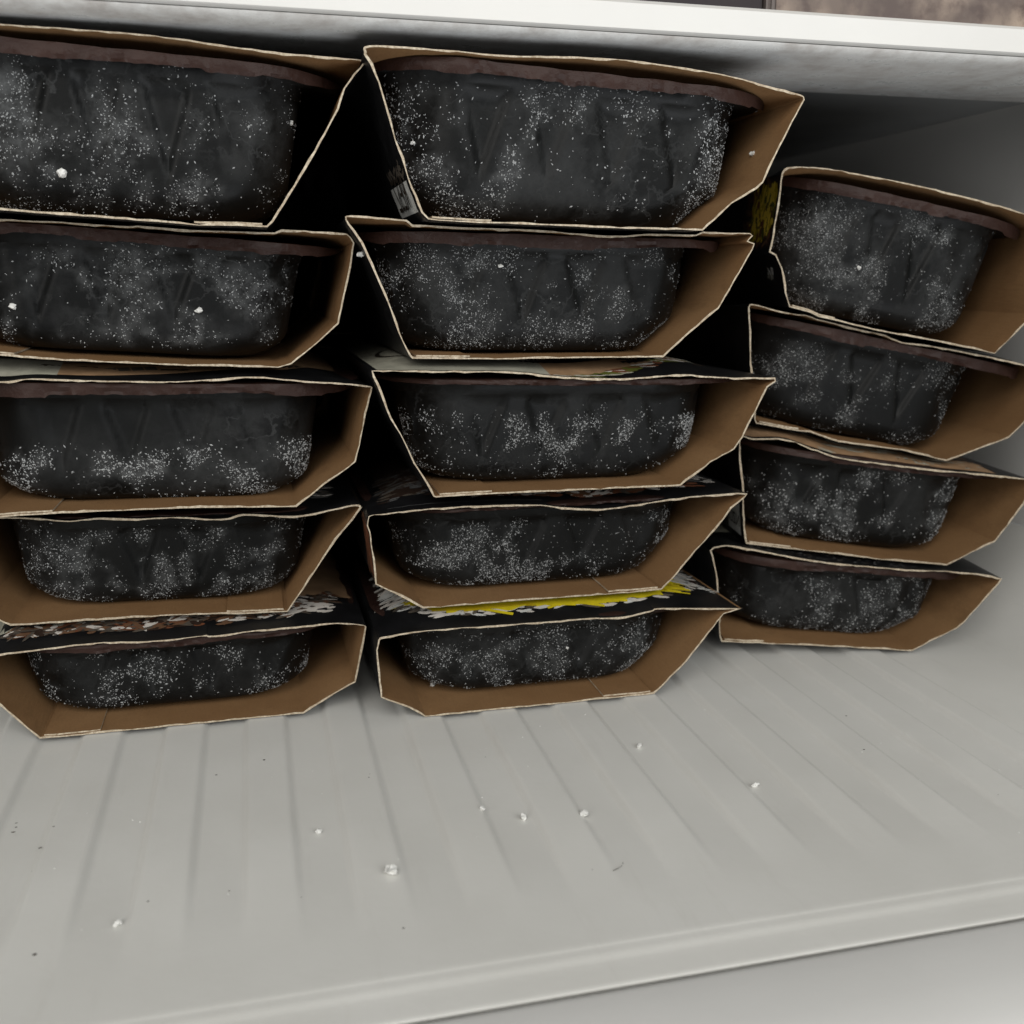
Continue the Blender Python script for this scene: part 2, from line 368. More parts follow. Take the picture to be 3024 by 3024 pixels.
def surf(s, f, v, eps=.00025, part='top'):
    """point on the printed outside of a sleeve: f runs along the top (or up the left panel), v into the freezer"""
    p = section(s, v); n1, n2, n3 = s.idx
    seg = p[:n1] if part == 'top' else np.vstack([p[n3-1:], p[:1]])
    nn = -inward(p, 1.0); ns = nn[:n1] if part == 'top' else np.vstack([nn[n3-1:], nn[:1]])
    x = np.clip(f, 0, 1)*(len(seg)-1); i = min(int(x), len(seg)-2); r = x-i
    if part == 'top':                                  # even steps in width
        u = seg[0, 0]+(seg[-1, 0]-seg[0, 0])*np.clip(f, 0, 1); zz = interp(seg, u); return (u, v, zz+eps)
    q = seg[i]*(1-r)+seg[i+1]*r + ns[i]*eps
    return (q[0], v, q[1])

DENS = {}
FR = dict(  # frost on each tray: crystals, bare size (mm), low and high band, clump scale, haze
 L1=(900, .42, .05, .95, 55, 1.0), L2=(420, .42, .1, .9, 70, 1.15), L3=(700, .52, .0, .52, 60, 1.25), L4=(900, .36, .05, .9, 70, .95), L5=(520, .42, .08, .9, 75, .5),
 M1=(1000, .50, .06, .98, 60, .95), M2=(1300, .36, .05, .98, 65, .7), M3=(900, .42, .05, .75, 62, .7), M4=(1300, .34, .05, .85, 70, .55), M5=(800, .38, .05, .95, 80, .55),
 R1=(1200, .36, .04, .95, 55, 1.05), R2=(700, .36, .02, .85, 60, .8), R3=(560, .50, .05, .9, 55, 1.2), R4=(620, .40, .0, .8, 65, .75))

def rrect(a0, a1, b0, b1, r, n):
    """rounded rectangle through u a0..a1, v b0..b1 sampled by angle so that rings match"""
    cx, cy = (a0+a1)/2, (b0+b1)/2; hx, hy = (a1-a0)/2, (b1-b0)/2; r = min(r, hx*.98, hy*.98)
    per = [(hx-r, -hy), (hx, -hy+r), (hx, hy-r), (hx-r, hy), (-hx+r, hy), (-hx, hy-r), (-hx, -hy+r), (-hx+r, -hy)]
    cen = [(hx-r, -hy+r), (hx-r, hy-r), (-hx+r, hy-r), (-hx+r, -hy+r)]
    nf, nc, nsd = n   # points on the front/back straights, corners, side straights
    out = []
    def line(p, q, k):
        for i in range(k): t = i/k; out.append((p[0]+(q[0]-p[0])*t, p[1]+(q[1]-p[1])*t))
    def arc(c, a):
        for i in range(nc): t = a+(math.pi/2)*i/nc; out.append((c[0]+r*math.cos(t), c[1]+r*math.sin(t)))
    line(per[7], per[0], nf); arc(cen[0], -math.pi/2); line(per[1], per[2], nsd); arc(cen[1], 0)
    line(per[3], per[4], nf//3); arc(cen[2], math.pi/2); line(per[5], per[6], nsd); arc(cen[3], math.pi)
    return np.array([(cx+x, cy+y) for x, y in out])

DROP = dict(L1=3.6, L2=3.6, L3=3.7, L4=.3, L5=2.0, M1=3.8, M2=3.4, M3=1.6, M4=.9, M5=.2, R1=3.8, R2=3.6, R3=2.8, R4=2.8)
EXR = dict(R1=.0005, R2=.014, R3=.006, R4=.003, L1=.004, M1=.002, M2=.004)
ZR = dict(M1=.0030, L1=-.0008, R1=.0018, M2=.0006, L2=.0004)
LABEL = dict(
 L1='black sleeved ready meal, topmost of the five-high stack farthest from the wall',
 L2='ready meal with smooth maroon film, second down in the stack farthest from the wall',
 L3='ready meal with bright frost low on its tray, third in stack farthest from wall',
 L4='ready meal with wavy top edge, fourth down in the stack farthest from wall',
 L5='ready meal on the ribbed floor, lowest of the stack farthest from the wall',
 M1='ready meal with bowed sleeve top close under the shelf, topmost of the middle stack',
 M2='ready meal with a crumpled fold at its top corner, second in the middle stack',
 M3='ready meal with cream and tan printed top panel, third in the middle stack',
 M4='ready meal resting on the yellow rice picture, fourth in the middle stack',
 M5='ready meal with yellow and white rice printed on top, lowest of the middle stack',
 R1='ready meal with sweetcorn picture on its side, topmost of the tilted stack by the wall',
 R2='tilted ready meal under the sweetcorn one, second in the stack by the wall',
 R3='ready meal with white side sticker and cloudy frost, third in the stack by the wall',
 R4='ready meal on the floor with one side raised, lowest of the stack by the wall')

def build(key):
    s = SL[key]; s.pts, s.back = outline(s)
    rnd = random.Random(hash_key(key)*1000)
    sd = hash_key(key)
    # frame of the meal: origin on the front plane at the middle of its bottom edge
    bm = (s.B[0]+s.B[-1])/2; s.o = np.array([bm[0], 0., bm[1]])
    org = s.ex*bm[0]+s.ey*s.d+np.array([0, 0, bm[1]])
    root = bpy.data.objects.new('ready_meal', None); COL.objects.link(root)
    root.location = org; root.rotation_euler = (0, 0, -math.radians(YAWS[key[0]]))
    tag(root, LABEL[key], 'ready meal', 'sleeved ready meals stacked in the freezer'); s.root = root
    loc = lambda u, v, z: (u-s.o[0], v, z-s.o[2])
    # ---- sleeve
    N = len(s.pts); V = []; 
    for v in VS:
        p = section(s, v)
        for i in range(N):
            vv = v + (.0003*nz(p[i, 0]*420, p[i, 1]*420, sd) if v == 0 else 0)
            V.append(loc(p[i, 0], vv, p[i, 1]))
    for v in VS:
        p = section(s, v)
        th = np.array([TH*(1.0+.75*nz(a*150, b*150, sd+3)+.5*nz(a*480, b*480, sd+6)) for a, b in p])[:, None] if v < .002 else TH
        pi = p+inward(p, 1.0)*th
        for i in range(N): V.append(loc(pi[i, 0], v+(.0003*nz(p[i, 0]*420, p[i, 1]*420, sd) if v == 0 else 0), pi[i, 1]))
    K = len(VS); F = []; mi = []
    for j in range(K-1):
        for i in range(N):
            i2 = (i+1) % N
            F.append((j*N+i, j*N+i2, (j+1)*N+i2, (j+1)*N+i)); mi.append(0)
            a = K*N
            F.append((a+j*N+i, a+(j+1)*N+i, a+(j+1)*N+i2, a+j*N+i2)); mi.append(1)
    for i in range(N):
        i2 = (i+1) % N
        F.append((i, K*N+i, K*N+i2, i2)); mi.append(2)
        F.append(((K-1)*N+i, (K-1)*N+i2, (2*K-1)*N+i2, (2*K-1)*N+i)); mi.append(2)
    sl = mesh('sleeve', V, F, [M_BLACK, M_KRAFT, M_EDGE], root, True, mi); sharp(sl, 28); s.sleeve = sl
    # ---- glue flap: second ply lying on the inside of the bottom panel
    n1, n2, n3 = s.idx
    bu0, bu1 = s.B[:, 0].min(), s.B[:, 0].max(); lw = bu1-bu0
    side = {'L2': 0, 'L1': 1, 'L3': 0, 'M2': 0, 'M1': 0, 'M3': 0, 'R2': 0, 'R3': 0, 'R1': 0, 'R4': 0, 'L5': 0}.get(key, 1)
    fa, fb = (bu0+.0015, bu0+lw*.22) if side == 0 else (bu1-lw*.23, bu1-.0015)
    nu = 12; uu = np.linspace(fa, fb, nu); Vf = []; 
    vf = [.0006, .02, .06, LEN-.01]
    for lift in (TH+.0001, TH+.0007):
        for v in vf:
            p = section(s, v)[n2:n3]; zz = interp(p, uu)
            for u, z in zip(uu, zz): Vf.append(loc(u, v+.0004*nz(u*300, sd, 2), z+lift))
    Ff = []; A = nu*len(vf)
    for j in range(len(vf)-1):
        for i in range(nu-1):
            Ff.append((A+j*nu+i, A+j*nu+i+1, A+(j+1)*nu+i+1, A+(j+1)*nu+i)); Ff.append((j*nu+i, (j+1)*nu+i, (j+1)*nu+i+1, j*nu+i+1))
    mf = [0]*len(Ff)
    for i in range(nu-1): Ff.append((i, i+1, A+i+1, A+i)); mf.append(1)
    for j in range(len(vf)-1):
        Ff.append((j*nu, A+j*nu, A+(j+1)*nu, (j+1)*nu)); Ff.append((j*nu+nu-1, (j+1)*nu+nu-1, A+(j+1)*nu+nu-1, A+j*nu+nu-1)); mf += [1, 1]
    mesh('glue_flap', Vf, Ff, [M_KRAFT, M_EDGE], root, False, mf)
    # ---- tray: taken level with the bottom panel of the sleeve (the whole meal may lean a little)
    b0, b1 = s.B[-1], s.B[0]; ang = math.atan2(b1[1]-b0[1], b1[0]-b0[0])
    tl, tr_ = s.T[1] if len(s.T) > 4 else s.T[0], s.T[-1]; angt = math.atan2(tr_[1]-tl[1], tr_[0]-tl[0])
    ang = .6*ang+.4*angt if key not in ('M1',) else .25*ang+.75*angt
    ca, sa = math.cos(ang), math.sin(ang)
    rot = lambda p: np.stack([(p[:, 0]-bm[0])*ca+(p[:, 1]-bm[1])*sa, -(p[:, 0]-bm[0])*sa+(p[:, 1]-bm[1])*ca], 1)
    # polygon of the room inside, narrowest of several sections
    secs = [rot(section(s, v)+inward(section(s, v), TH)) for v in (0.012, .02, .05, .12)]
    def bounds(h):
        lo, hi = -9, 9
        for p in secs:
            lp = np.vstack([p[n3-1:], p[:2]])[::-1]; rp = p[n1-2:n2+1]
            for pl, left_ in ((lp, True), (rp, False)):
                zz = pl[:, 1]; cand = []
                for a, b in zip(pl[:-1], pl[1:]):
                    if (a[1]-h)*(b[1]-h) <= 0 and a[1] != b[1]: cand.append(a[0]+(b[0]-a[0])*(h-a[1])/(b[1]-a[1]))
                if not cand: cand = [pl[int(np.argmin(np.abs(zz-h))), 0]]
                if left_: lo = max(lo, max(cand))
                else: hi = min(hi, min(cand))
        return lo, hi
    tops = []
    for p in secs[1:3]:
        q_ = p[:n1]; um, uM = q_[:, 0].min(), q_[:, 0].max(); sel = (q_[:, 0] > um+.012) & (q_[:, 0] < uM-.012)
        tops.append(q_[sel, 1].min())
    zc = min(tops); zr = zc-.0016
    zr += ZR.get(key, 0)
    zb = TH+.0010
    lowest = min(p[n2:n3, 1].max() for p in secs[:1]); zb = max(zb, lowest*0+TH+.0010)
    wl, wr = bounds(zr-.001); wl += .0022; wr -= .0022
    ru0, ru1 = .0036, LEN-.006
    n = (66, 12, 14)
    # (inset, height, radius)
    Hh = zr-zb
    lv = [(.0000, zr, .034), (-.0003, zr-.0006, .034), (.0004, zr-.0013, .034), (.0040, zr-.0015, .031), (.0046, zr-.0020, .030), (.0049, zr-.0050, .030), (.0058, zr-.0060, .029)]
    fr = np.linspace(0, 1, 15)[1:]
    for t in fr:
        h = (zr-.0060)+(zb-(zr-.0060))*t
        tap = .0058+.0042*t
        rr = .24                                    # rounding into the floor of the tray
        if t > 1-rr: tap += .0055*(1-math.sqrt(max(0, 1-((t-(1-rr))/rr)**2)))
        lv.append((tap, h, .027-.006*t))
    rings = []; wallstart = 7
    tw = lambda j: (j-wallstart+1)/14.0
    fl_k = [rnd.uniform(-.07, .07) for _ in range(6)]
    for j, (ins, h, r) in enumerate(lv):
        bl, bh = bounds(max(h, zb+.0004)); bl += .0009; bh -= .0009
        iu = ins if j < 3 else (ins+.0036 if j < wallstart else .0094+.0055*tw(j)+.010*max(0, (tw(j)-.72)/.28)**2)
        xr = 0 if j < 3 else EXR.get(key, .005)
        a0 = max(wl+iu-(.0015 if j >= 3 else 0), bl); a1 = min(wr-iu-xr, bh)
        ring = rrect(a0, a1, ru0+ins, ru1-ins, r, n)
        if j >= wallstart:                          # V-shaped flutes pressed into the walls
            t = (j-wallstart)/(len(lv)-wallstart)
            for k in range(len(ring)):
                x, y = ring[k]
                if y < ru0+ins+.012:
                    fx = (x-(wl+wr)/2)/(wr-wl)
                    dpt = 0
                    for m_, c in enumerate((-.40, -.24, -.08, .08, .24, .40)):
                        wd = .062*(1-t/.72) if t < .72 else 0
                        if wd > 0: dpt = max(dpt, float(sm(0, .022, wd-abs(fx-c))))
                    ring[k, 1] += .0020*dpt
                    ring[k, 1] += .0003*nz(x*60, h*60, sd)
        rings.append((ring, h))
    V = []
    def back(u, h): return (bm[0]+u*ca-h*sa, bm[1]+u*sa+h*ca)
    for ring, h in rings:
        for x, y in ring:
            uu_, zz_ = back(x, h); V.append(loc(uu_, y, zz_))
    n_ = len(rings[0][0]); F = grid_faces(n_, len(rings), True); F.append(tuple(range(n_))); F.append(tuple((len(rings)-1)*n_+i for i in range(n_-1, -1, -1)))
    F = [f[::-1] for f in F]
    nc, fs, sz, lo, hi, cs, haze = (*FR[key][:1], 0, *FR[key][1:])
    def growth(px, pz, h):
        band = float(sm(lo-.04, lo+.06, h)*(1-sm(hi-.22, hi+.02, h)))
        cl = nz(px*cs, pz*cs, sd*1.7)*.6+nz(px*cs*2.6, pz*cs*2.6, sd*2.1)*.4+.35*nz(px*18, pz*18, sd)
        return band, cl
    tr = mesh('tray', V, F, tray_mat(sd, haze), root)
    zz0 = min(v[2] for v in V); zz1 = max(v[2] for v in V); at = tr.data.attributes.new('frosting', 'FLOAT', 'POINT')
    at.data.foreach_set('value', [(lambda g: g[0]*float(sm(-.12, .42, g[1])))(growth(v[0], v[2], (v[2]-zz0)/(zz1-zz0))) for v in V]); fixn(tr); sharp(tr, 42); s.tray = tr
    # ---- film lid, sealed on the rim, its loose border folded down over the edge
    nf = (110, 22, 20)
    fv = []; dropmul = 1.0
    def film_ring(out, h, jit, drop=0, frac=0):
        ring = rrect(wl-out, wr+out, ru0-out, ru1+out, .034+out, nf)
        for k, (x, y) in enumerate(ring):
            c = nz(x*22, y*22, sd+5); c = c+.55*float(sm(.18, .26, nz(x*55, y*55, sd+31))); c2 = nz(x*110, y*110, sd+11)
            c3 = nz(x*420, y*420, sd+2)
            dd = (min(drop, .0006)+(drop-min(drop, .0006))*(1-float(sm(.006, .030, y-ru0))))*frac*(1+.40*c+.10*c2+.10*c3)
            jx = jit*nz(x*220, y*220, sd+frac*4)
            ex_ = -1 if y < ru0+.01 else 0
            lo_, hi_ = wl-.0019, wr+.0019
            uu_, zz_ = back(min(max(x, lo_), hi_), h-max(dd, 0) + .0003*c2)
            fv.append(loc(uu_, max(y+ex_*jx*1.0, .0012), zz_))
    film_ring(-.014, zr+.0009, 0); film_ring(-.004, zr+.0006, .0002); film_ring(.0005, zr+.00055, .0004)
    film_ring(.0016, zr+.0003, .0004)
    dr = DROP.get(key, 4.0)*.001
    film_ring(.0018, zr+.0001, .0005, dr, .3); film_ring(.0017, zr+.0001, .0009, dr, .7); film_ring(.0016, zr+.0001, .0012, dr, 1.0)
    nn_ = sum((nf[0], nf[0]//3, nf[2]*2, nf[1]*4)); F = grid_faces(nn_, 7, True); F.append(tuple(range(nn_)))
    fl = mesh('film_lid', fv, F, M_FILM, root); fixn(fl); sharp(fl, 26)
    # ---- frost crystals grown on the tray wall towards the open end
    tv = np.array([v.co[:] for v in tr.data.vertices]); tri = []
    for p in tr.data.polygons:
        if len(p.vertices) != 4: continue
        c = p.center; nr = p.normal
        if nr.y > -.12 or c.y > .045: continue
        tri.append((list(p.vertices), p.area, np.array(nr)))
    ar = np.array([t[1] for t in tri]); cum = np.cumsum(ar)/ar.sum()
    zmin, zmax = tv[:, 2].min(), tv[:, 2].max()
    V = []; F = []; cnt = 0; tries = 0
    while cnt < nc*3.0 and tries < nc*70:
        tries += 1
        ii = int(np.searchsorted(cum, rnd.random())); vs, _, nr = tri[ii]
        a, b = rnd.random(), rnd.random()
        p = (tv[vs[0]]*(1-a)+tv[vs[1]]*a)*(1-b)+(tv[vs[3]]*(1-a)+tv[vs[2]]*a)*b
        h = (p[2]-zmin)/(zmax-zmin)
        wgt, cl = growth(p[0], p[2], h)
        wgt *= float(sm(-.05, .38, cl+.05))+.03
        if rnd.random() > wgt: continue
        cnt += 1
        k = sz*.00092*rnd.choice((.25, .32, .4, .45, .5, .6, .7, .85, 1.1))
        ax = np.array([rnd.gauss(0, 1), rnd.gauss(0, .5), rnd.gauss(0, 1)]); ax -= nr*(ax @ nr)*.7; ax /= np.linalg.norm(ax)
        t2 = np.cross(nr, ax); t2 /= np.linalg.norm(t2)+1e-9
        ln = k*rnd.uniform(.6, 1.5); wd = k*rnd.uniform(.42, .75); q0 = p+nr*wd*.5
        i0 = len(V)
        V += [q0+ax*ln, q0-ax*ln, q0+t2*wd, q0-t2*wd, q0+nr*wd, q0-nr*wd*.6]
        for e in ((0, 2, 4), (2, 1, 4), (1, 3, 4), (3, 0, 4), (2, 0, 5), (1, 2, 5), (3, 1, 5), (0, 3, 5)): F.append(tuple(i0+x for x in e))
    o = mesh('frost', V, F, M_FROST, tr, False); o['kind'] = 'stuff'
    s.front = lambda u, z: None

for st in 'LMR':
    for k in ORDER[st]: build(k)

# a second row of the same meals behind, only glimpsed in the gaps between the stacks
for dx in (-.072, .088):
    for k in ORDER['M']:
        src_ = SL[k].root; c = src_.copy(); COL.objects.link(c); c.location = src_.location+Vector((dx, .205, 0))
        tag(c, 'black sleeved ready meal in the back row, glimpsed between the front stacks', 'ready meal', 'back row of ready meals')
        for ch in src_.children:
            if ch.name.split('.')[0] in ('sleeve', 'tray', 'film_lid'):
                d_ = ch.copy(); COL.objects.link(d_); d_.parent = c

# ------------------------------------------------------------------ flat print on the sleeves
def local(s, q): return (q[0]-s.o[0], q[1], q[2]-s.o[2])
class Print:
    """flat inks lying on a sleeve panel; every shape a hair above the one before"""
    def __init__(s, key, part='top'):
        s.s = SL[key]; s.part = part; s.V = []; s.F = []; s.mi = []; s.mats = []; s.e = .00012
    def m(s, name):
        if name not in s.mats: s.mats.append(name)
        return s.mats.index(name)
    def patch(s, f0, f1, v0, v1, mat, nu=24, nv=10, wob=0, wv=0):
        s.e += .00002; i0 = len(s.V)
        for j in range(nv):
            for i in range(nu):
                f = f0+(f1-f0)*i/(nu-1); t = j/(nv-1)
                va = v0(f) if callable(v0) else v0; vb = v1(f) if callable(v1) else v1
                s.V.append(local(s.s, surf(s.s, f, va+(vb-va)*t, s.e, s.part)))
        for j in range(nv-1):
            for i in range(nu-1):
                s.F.append((i0+j*nu+i, i0+j*nu+i+1, i0+(j+1)*nu+i+1, i0+(j+1)*nu+i)); s.mi.append(s.m(mat))
    def blob(s, f, v, a, b, th, mat, n=8, W=None):
        """ellipse, a and b in metres"""
        s.e += .0000004; i0 = len(s.V); W = W or s.W()
        pts = []
        for i in range(n):
            t = 2*math.pi*i/n; x = a*math.cos(t); y = b*math.sin(t)
            pts.append(local(s.s, surf(s.s, f+(x*math.cos(th)-y*math.sin(th))/W, max(.0004, v+x*math.sin(th)+y*math.cos(th)), s.e, s.part)))
        s.V += pts; s.F.append(tuple(range(i0, i0+n))); s.mi.append(s.m(mat))
    def bar(s, f, v, ln, wd, th, mat):
        s.e += .0000004; i0 = len(s.V); W = s.W(); n = 5
        for k in range(n):
            for sg in (-1, 1):
                x = ln*(k/(n-1)-.5); y = wd/2*sg
                s.V.append(local(s.s, surf(s.s, f+(x*math.cos(th)-y*math.sin(th))/W, max(.0004, v+x*math.sin(th)+y*math.cos(th)), s.e, s.part)))
        for k in range(n-1): s.F.append((i0+2*k, i0+2*k+2, i0+2*k+3, i0+2*k+1)); s.mi.append(s.m(mat))
    def W(s):
        return (s.s.T[-1, 0]-s.s.T[0, 0]) if s.part == 'top' else .045
    def done(s, name):
        o = mesh(name, s.V, s.F, [P[x] for x in s.mats], s.s.root, False, s.mi)
        return o
R_ = random.Random(3)

# bottom meal of the middle stack: white rice under shredded yellow, with a word on the rice
p = Print('M5')
edge = lambda f: .0135+.004*math.sin(f*9)
for i in range(1100):
    f = R_.uniform(.03, .97); v = R_.uniform(.008, .075)
    if v < .0092+.022*(abs(f-.5)/.47)**7: continue
    p.blob(f, v, R_.uniform(.0025, .0042), R_.uniform(.0008, .0012), R_.gauss(0, .35), R_.choice(['print_rice', 'print_rice', 'print_white', 'print_umber']))
p.patch(.19, .80, lambda f: .0122+.0012*math.sin(f*31)+.0008*math.sin(f*83), .05, 'print_yellow', 60, 8)
for i in range(420):
    f = R_.uniform(.16, .83); v = R_.uniform(.0108+.010*abs(f-.45)**2*4, .06)
    p.bar(f, v, R_.uniform(.014, .034), R_.uniform(.0011, .0022), R_.gauss(.03, .17), R_.choice(['print_yellow', 'print_yellow', 'print_yellow', 'print_gold']))
for i in range(60):
    f = R_.choice([R_.uniform(.05, .15), R_.uniform(.86, .96)]); v = R_.uniform(.022, .07)
    p.blob(f, v, R_.uniform(.0025, .0042), R_.uniform(.0008, .0012), R_.gauss(0, .35), R_.choice(['print_rice', 'print_white']))
p.done('rice_picture')

def word(key, txt, f, v, size, th, mat, name, part='top'):
    s = SL[key]; c = bpy.data.curves.new(name, 'FONT'); c.body = txt; c.size = size; c.align_x = 'CENTER'
    tmp = bpy.data.objects.new(name, c); COL.objects.link(tmp)
    dg = bpy.context.evaluated_depsgraph_get(); me = bpy.data.meshes.new_from_object(tmp.evaluated_get(dg))
    bpy.data.objects.remove(tmp)
    W = (s.T[-1, 0]-s.T[0, 0]) if part == 'top' else .042
    for vt in me.vertices:
        x, y = vt.co.x, vt.co.y; a = x*math.cos(th)-y*math.sin(th); b = x*math.sin(th)+y*math.cos(th)
        vt.co = local(s, surf(s, f+(a/W), v+b, .0008, part)) if part == 'top' else local(s, surf(s, f+b/W, v+a, .0006, part))
    me.materials.clear(); me.materials.append(P[mat])
    o = bpy.data.objects.new(name, me); COL.objects.link(o); o.parent = s.root
    return o
word('M5', 'RHOME', .925, .0265, .0068, -.95, 'print_white', 'lettering')

# third meal of the middle stack: cream panel with a round mark, tan panel, picture border in front
p = Print('M3')
p.patch(.012, .42, lambda f: .0008, .165, 'print_cream', 30, 14)
p.patch(.42, .93, lambda f: .001+.032*(max(0, f-.42)/.46)**1.5, .165, 'print_tan', 30, 14)
for k in range(40):
    t = 2*math.pi*k/40
    p.blob(.115+.0095*math.cos(t)/.15, .05+.020*math.sin(t), .0026, .0011, t+1.57, 'print_ink', 6)
for k in range(60):
    f = R_.uniform(.30, .86); v = R_.choice([.021, .029, .037, .05, .06, .07])
    p.bar(f, v, R_.uniform(.002, .006), .0018, 0, 'print_ink')
for k in range(70):
    f = R_.uniform(.42, .84); p.blob(f, max(.0012, .001+.032*(max(0, f-.42)/.46)**1.5+R_.uniform(-.003, .0005)), R_.uniform(.002, .006), R_.uniform(.0006, .0012), R_.gauss(0, .15), R_.choice(['print_rice', 'print_cream', 'print_green', 'print_rust']))
p.done('printed_panel')

# third meal of the far stack: cream then tan panel with rows of small print
p = Print('L3')
p.patch(.012, .28, .006, .165, 'print_cream', 20, 12)
p.patch(.28, .985, lambda f: .0065+.011*float(sm(.3, .78, f))+.045*float(sm(.78, 1., f)), .165, 'print_tan', 40, 14)
for k in range(90):
    f = R_.uniform(.2, .9); v = R_.choice([.010, .016, .022, .03, .038, .05, .06])
    if v < .009+.011*float(sm(.3, .78, f))+.045*float(sm(.78, 1., f)): continue
    p.bar(f, v, R_.uniform(.002, .006), .0016, 0, 'print_ink')
for k in range(6): p.bar(.33+k*.03, .012+.001*k, .004, .004, .3, 'print_umber')
p.done('printed_panel')

# bottom meal of the far stack: stew picture along the front, tan panel behind
p = Print('L5')
p.patch(.0, .29, lambda f: .0150, .165, 'print_cream', 24, 12)
p.patch(.29, .985, lambda f: .0160+.020*float(sm(.45, .95, f)), .165, 'print_tan', 30, 12)
for k in range(800):
    f = R_.uniform(.08, .93); c = .0125+.001*math.sin(f*9); v = c+R_.gauss(0, .0016)+(R_.uniform(0, .016) if f > .45 else 0)+.012*float(sm(.82, .94, f))
    if v < .0088: continue
    p.blob(f, v, R_.uniform(.001, .0042), R_.uniform(.0004, .0013), R_.gauss(.1, .5), R_.choice(['print_meat', 'print_meat', 'print_rust', 'print_dark', 'print_rice', 'print_umber', 'print_umber']))
for k in range(26):
    p.blob(R_.uniform(.78, .92), R_.uniform(.013, .026), R_.uniform(.002, .005), R_.uniform(.0007, .0014), R_.gauss(.2, .3), 'print_rice')
p.done('stew_picture')

# fourth meal of the middle stack: rice and red sauce at the front, brown haze at the side
p = Print('M4')
p.patch(.06, .26, .017, .09, 'print_dark', 10, 8)
for k in range(150):
    f = R_.uniform(.05, .22); p.blob(f, R_.uniform(.015, .06), R_.uniform(.002, .004), R_.uniform(.0006, .001), R_.gauss(0, .2), R_.choice(['print_grey', 'print_umber', 'print_dark']))
for k in range(130):
    f = R_.uniform(.28, .90); p.blob(f, .0105+abs(R_.gauss(.0, .0026))+.012*max(0, f-.7), R_.uniform(.002, .0042), R_.uniform(.0007, .0012), R_.gauss(.05, .35), R_.choice(['print_rice', 'print_rice', 'print_rust', 'print_rust', 'print_meat', 'print_umber']))
for k in range(60):
    p.blob(R_.uniform(.86, .97), R_.uniform(.020, .045), R_.uniform(.002, .0035), R_.uniform(.0007, .0011), R_.gauss(.1, .3), R_.choice(['print_rice', 'print_umber', 'print_grey']))
for k in range(30): p.bar(.06+k*.013, .0052, .0024, .0004, .0, 'print_grey')  # thin grey line painted in as a rim highlight
p.done('rice_picture')
# its side panel carries a rust coloured strip
p = Print('M4', 'left'); p.patch(.42, .97, .0012, .022, 'print_rust', 10, 6)
for k in range(30): p.bar(R_.uniform(.42, .95), R_.uniform(.002, .02), .006, .0012, R_.gauss(0, .5), R_.choice(['print_meat', 'print_rust', 'print_dark']))
p.done('side_picture')

# fourth meal of the far stack: a few pale grains
p = Print('L4')
for k in range(60): p.blob(R_.uniform(.84, .92), R_.uniform(.018, .05), R_.uniform(.002, .004), R_.uniform(.0007, .0012), R_.gauss(0, .3), R_.choice(['print_grey', 'print_rice', 'print_umber']))
p.done('rice_picture')
# wall stack: tan and cream panel, speckled dark lid, sweetcorn side
p = Print('R3'); p.patch(.02, .88, lambda f: .0022+.003*math.sin(f*3.1), .17, 'print_tan', 30, 12)
for k in range(110): p.blob(R_.uniform(.1, .86), R_.uniform(.004, .035), R_.uniform(.003, .010), R_.uniform(.0006, .0012), R_.gauss(0, .1), R_.choice(['print_cream', 'print_cream', 'print_tan', 'print_dark', 'print_umber']))
p.done('printed_panel')
p = Print('R4'); p.patch(-.0, .15, .03, .12, 'print_cream', 8, 8)
for k in range(420): p.blob(R_.uniform(.12, .72), R_.uniform(.003, .03), R_.uniform(.0004, .0009), R_.uniform(.0003, .0006), R_.uniform(0, 3), R_.choice(['print_grey', 'print_grey', 'print_umber']), 6)
p.done('speckled_picture')
p = Print('R1', 'left'); p.patch(.47, .985, .0012, .045, 'print_dark', 14, 10)
for k in range(80): p.bar(R_.uniform(.5, .97), R_.uniform(.004, .042), R_.uniform(.004, .012), R_.uniform(.001, .002), R_.gauss(1.2, .4), R_.choice(['print_rust', 'print_meat', 'print_meat', 'print_dark']))
for k in range(190): p.blob(R_.uniform(.54, .93), R_.uniform(.003, .034), R_.uniform(.0013, .0024), R_.uniform(.0009, .0016), R_.uniform(0, 3), R_.choice(['print_corn', 'print_corn', 'print_corn', 'print_green', 'print_rust', 'print_gold']))
p.done('sweetcorn_picture')
# stickers on side panels
p = Print('M1', 'left'); p.patch(.07, .27, .004, .043, 'print_white', 8, 6)
for k in range(16): p.bar(.30+.06*R_.random(), R_.uniform(.006, .04), .006, .0012, R_.gauss(1.57, .3), 'print_umber')
p.done('sticker')
word('M1', 'RESZ', .11, .0235, .0125, 0, 'print_ink', 'sticker_lettering', 'left')
p = Print('R3', 'left'); p.patch(.08, .40, .0045, .024, 'print_white', 8, 6); p.done('sticker')
word('R3', 'NZDA', .17, .0145, .0075, 0, 'print_ink', 'sticker_lettering', 'left')
p = Print('R1', 'left')
for k in range(24): p.bar(R_.uniform(.20, .27), R_.uniform(.011, .019), .0014, .0007, R_.gauss(0, .9), R_.choice(['print_white', 'print_cream', 'print_grey']))
p.done('small_print')

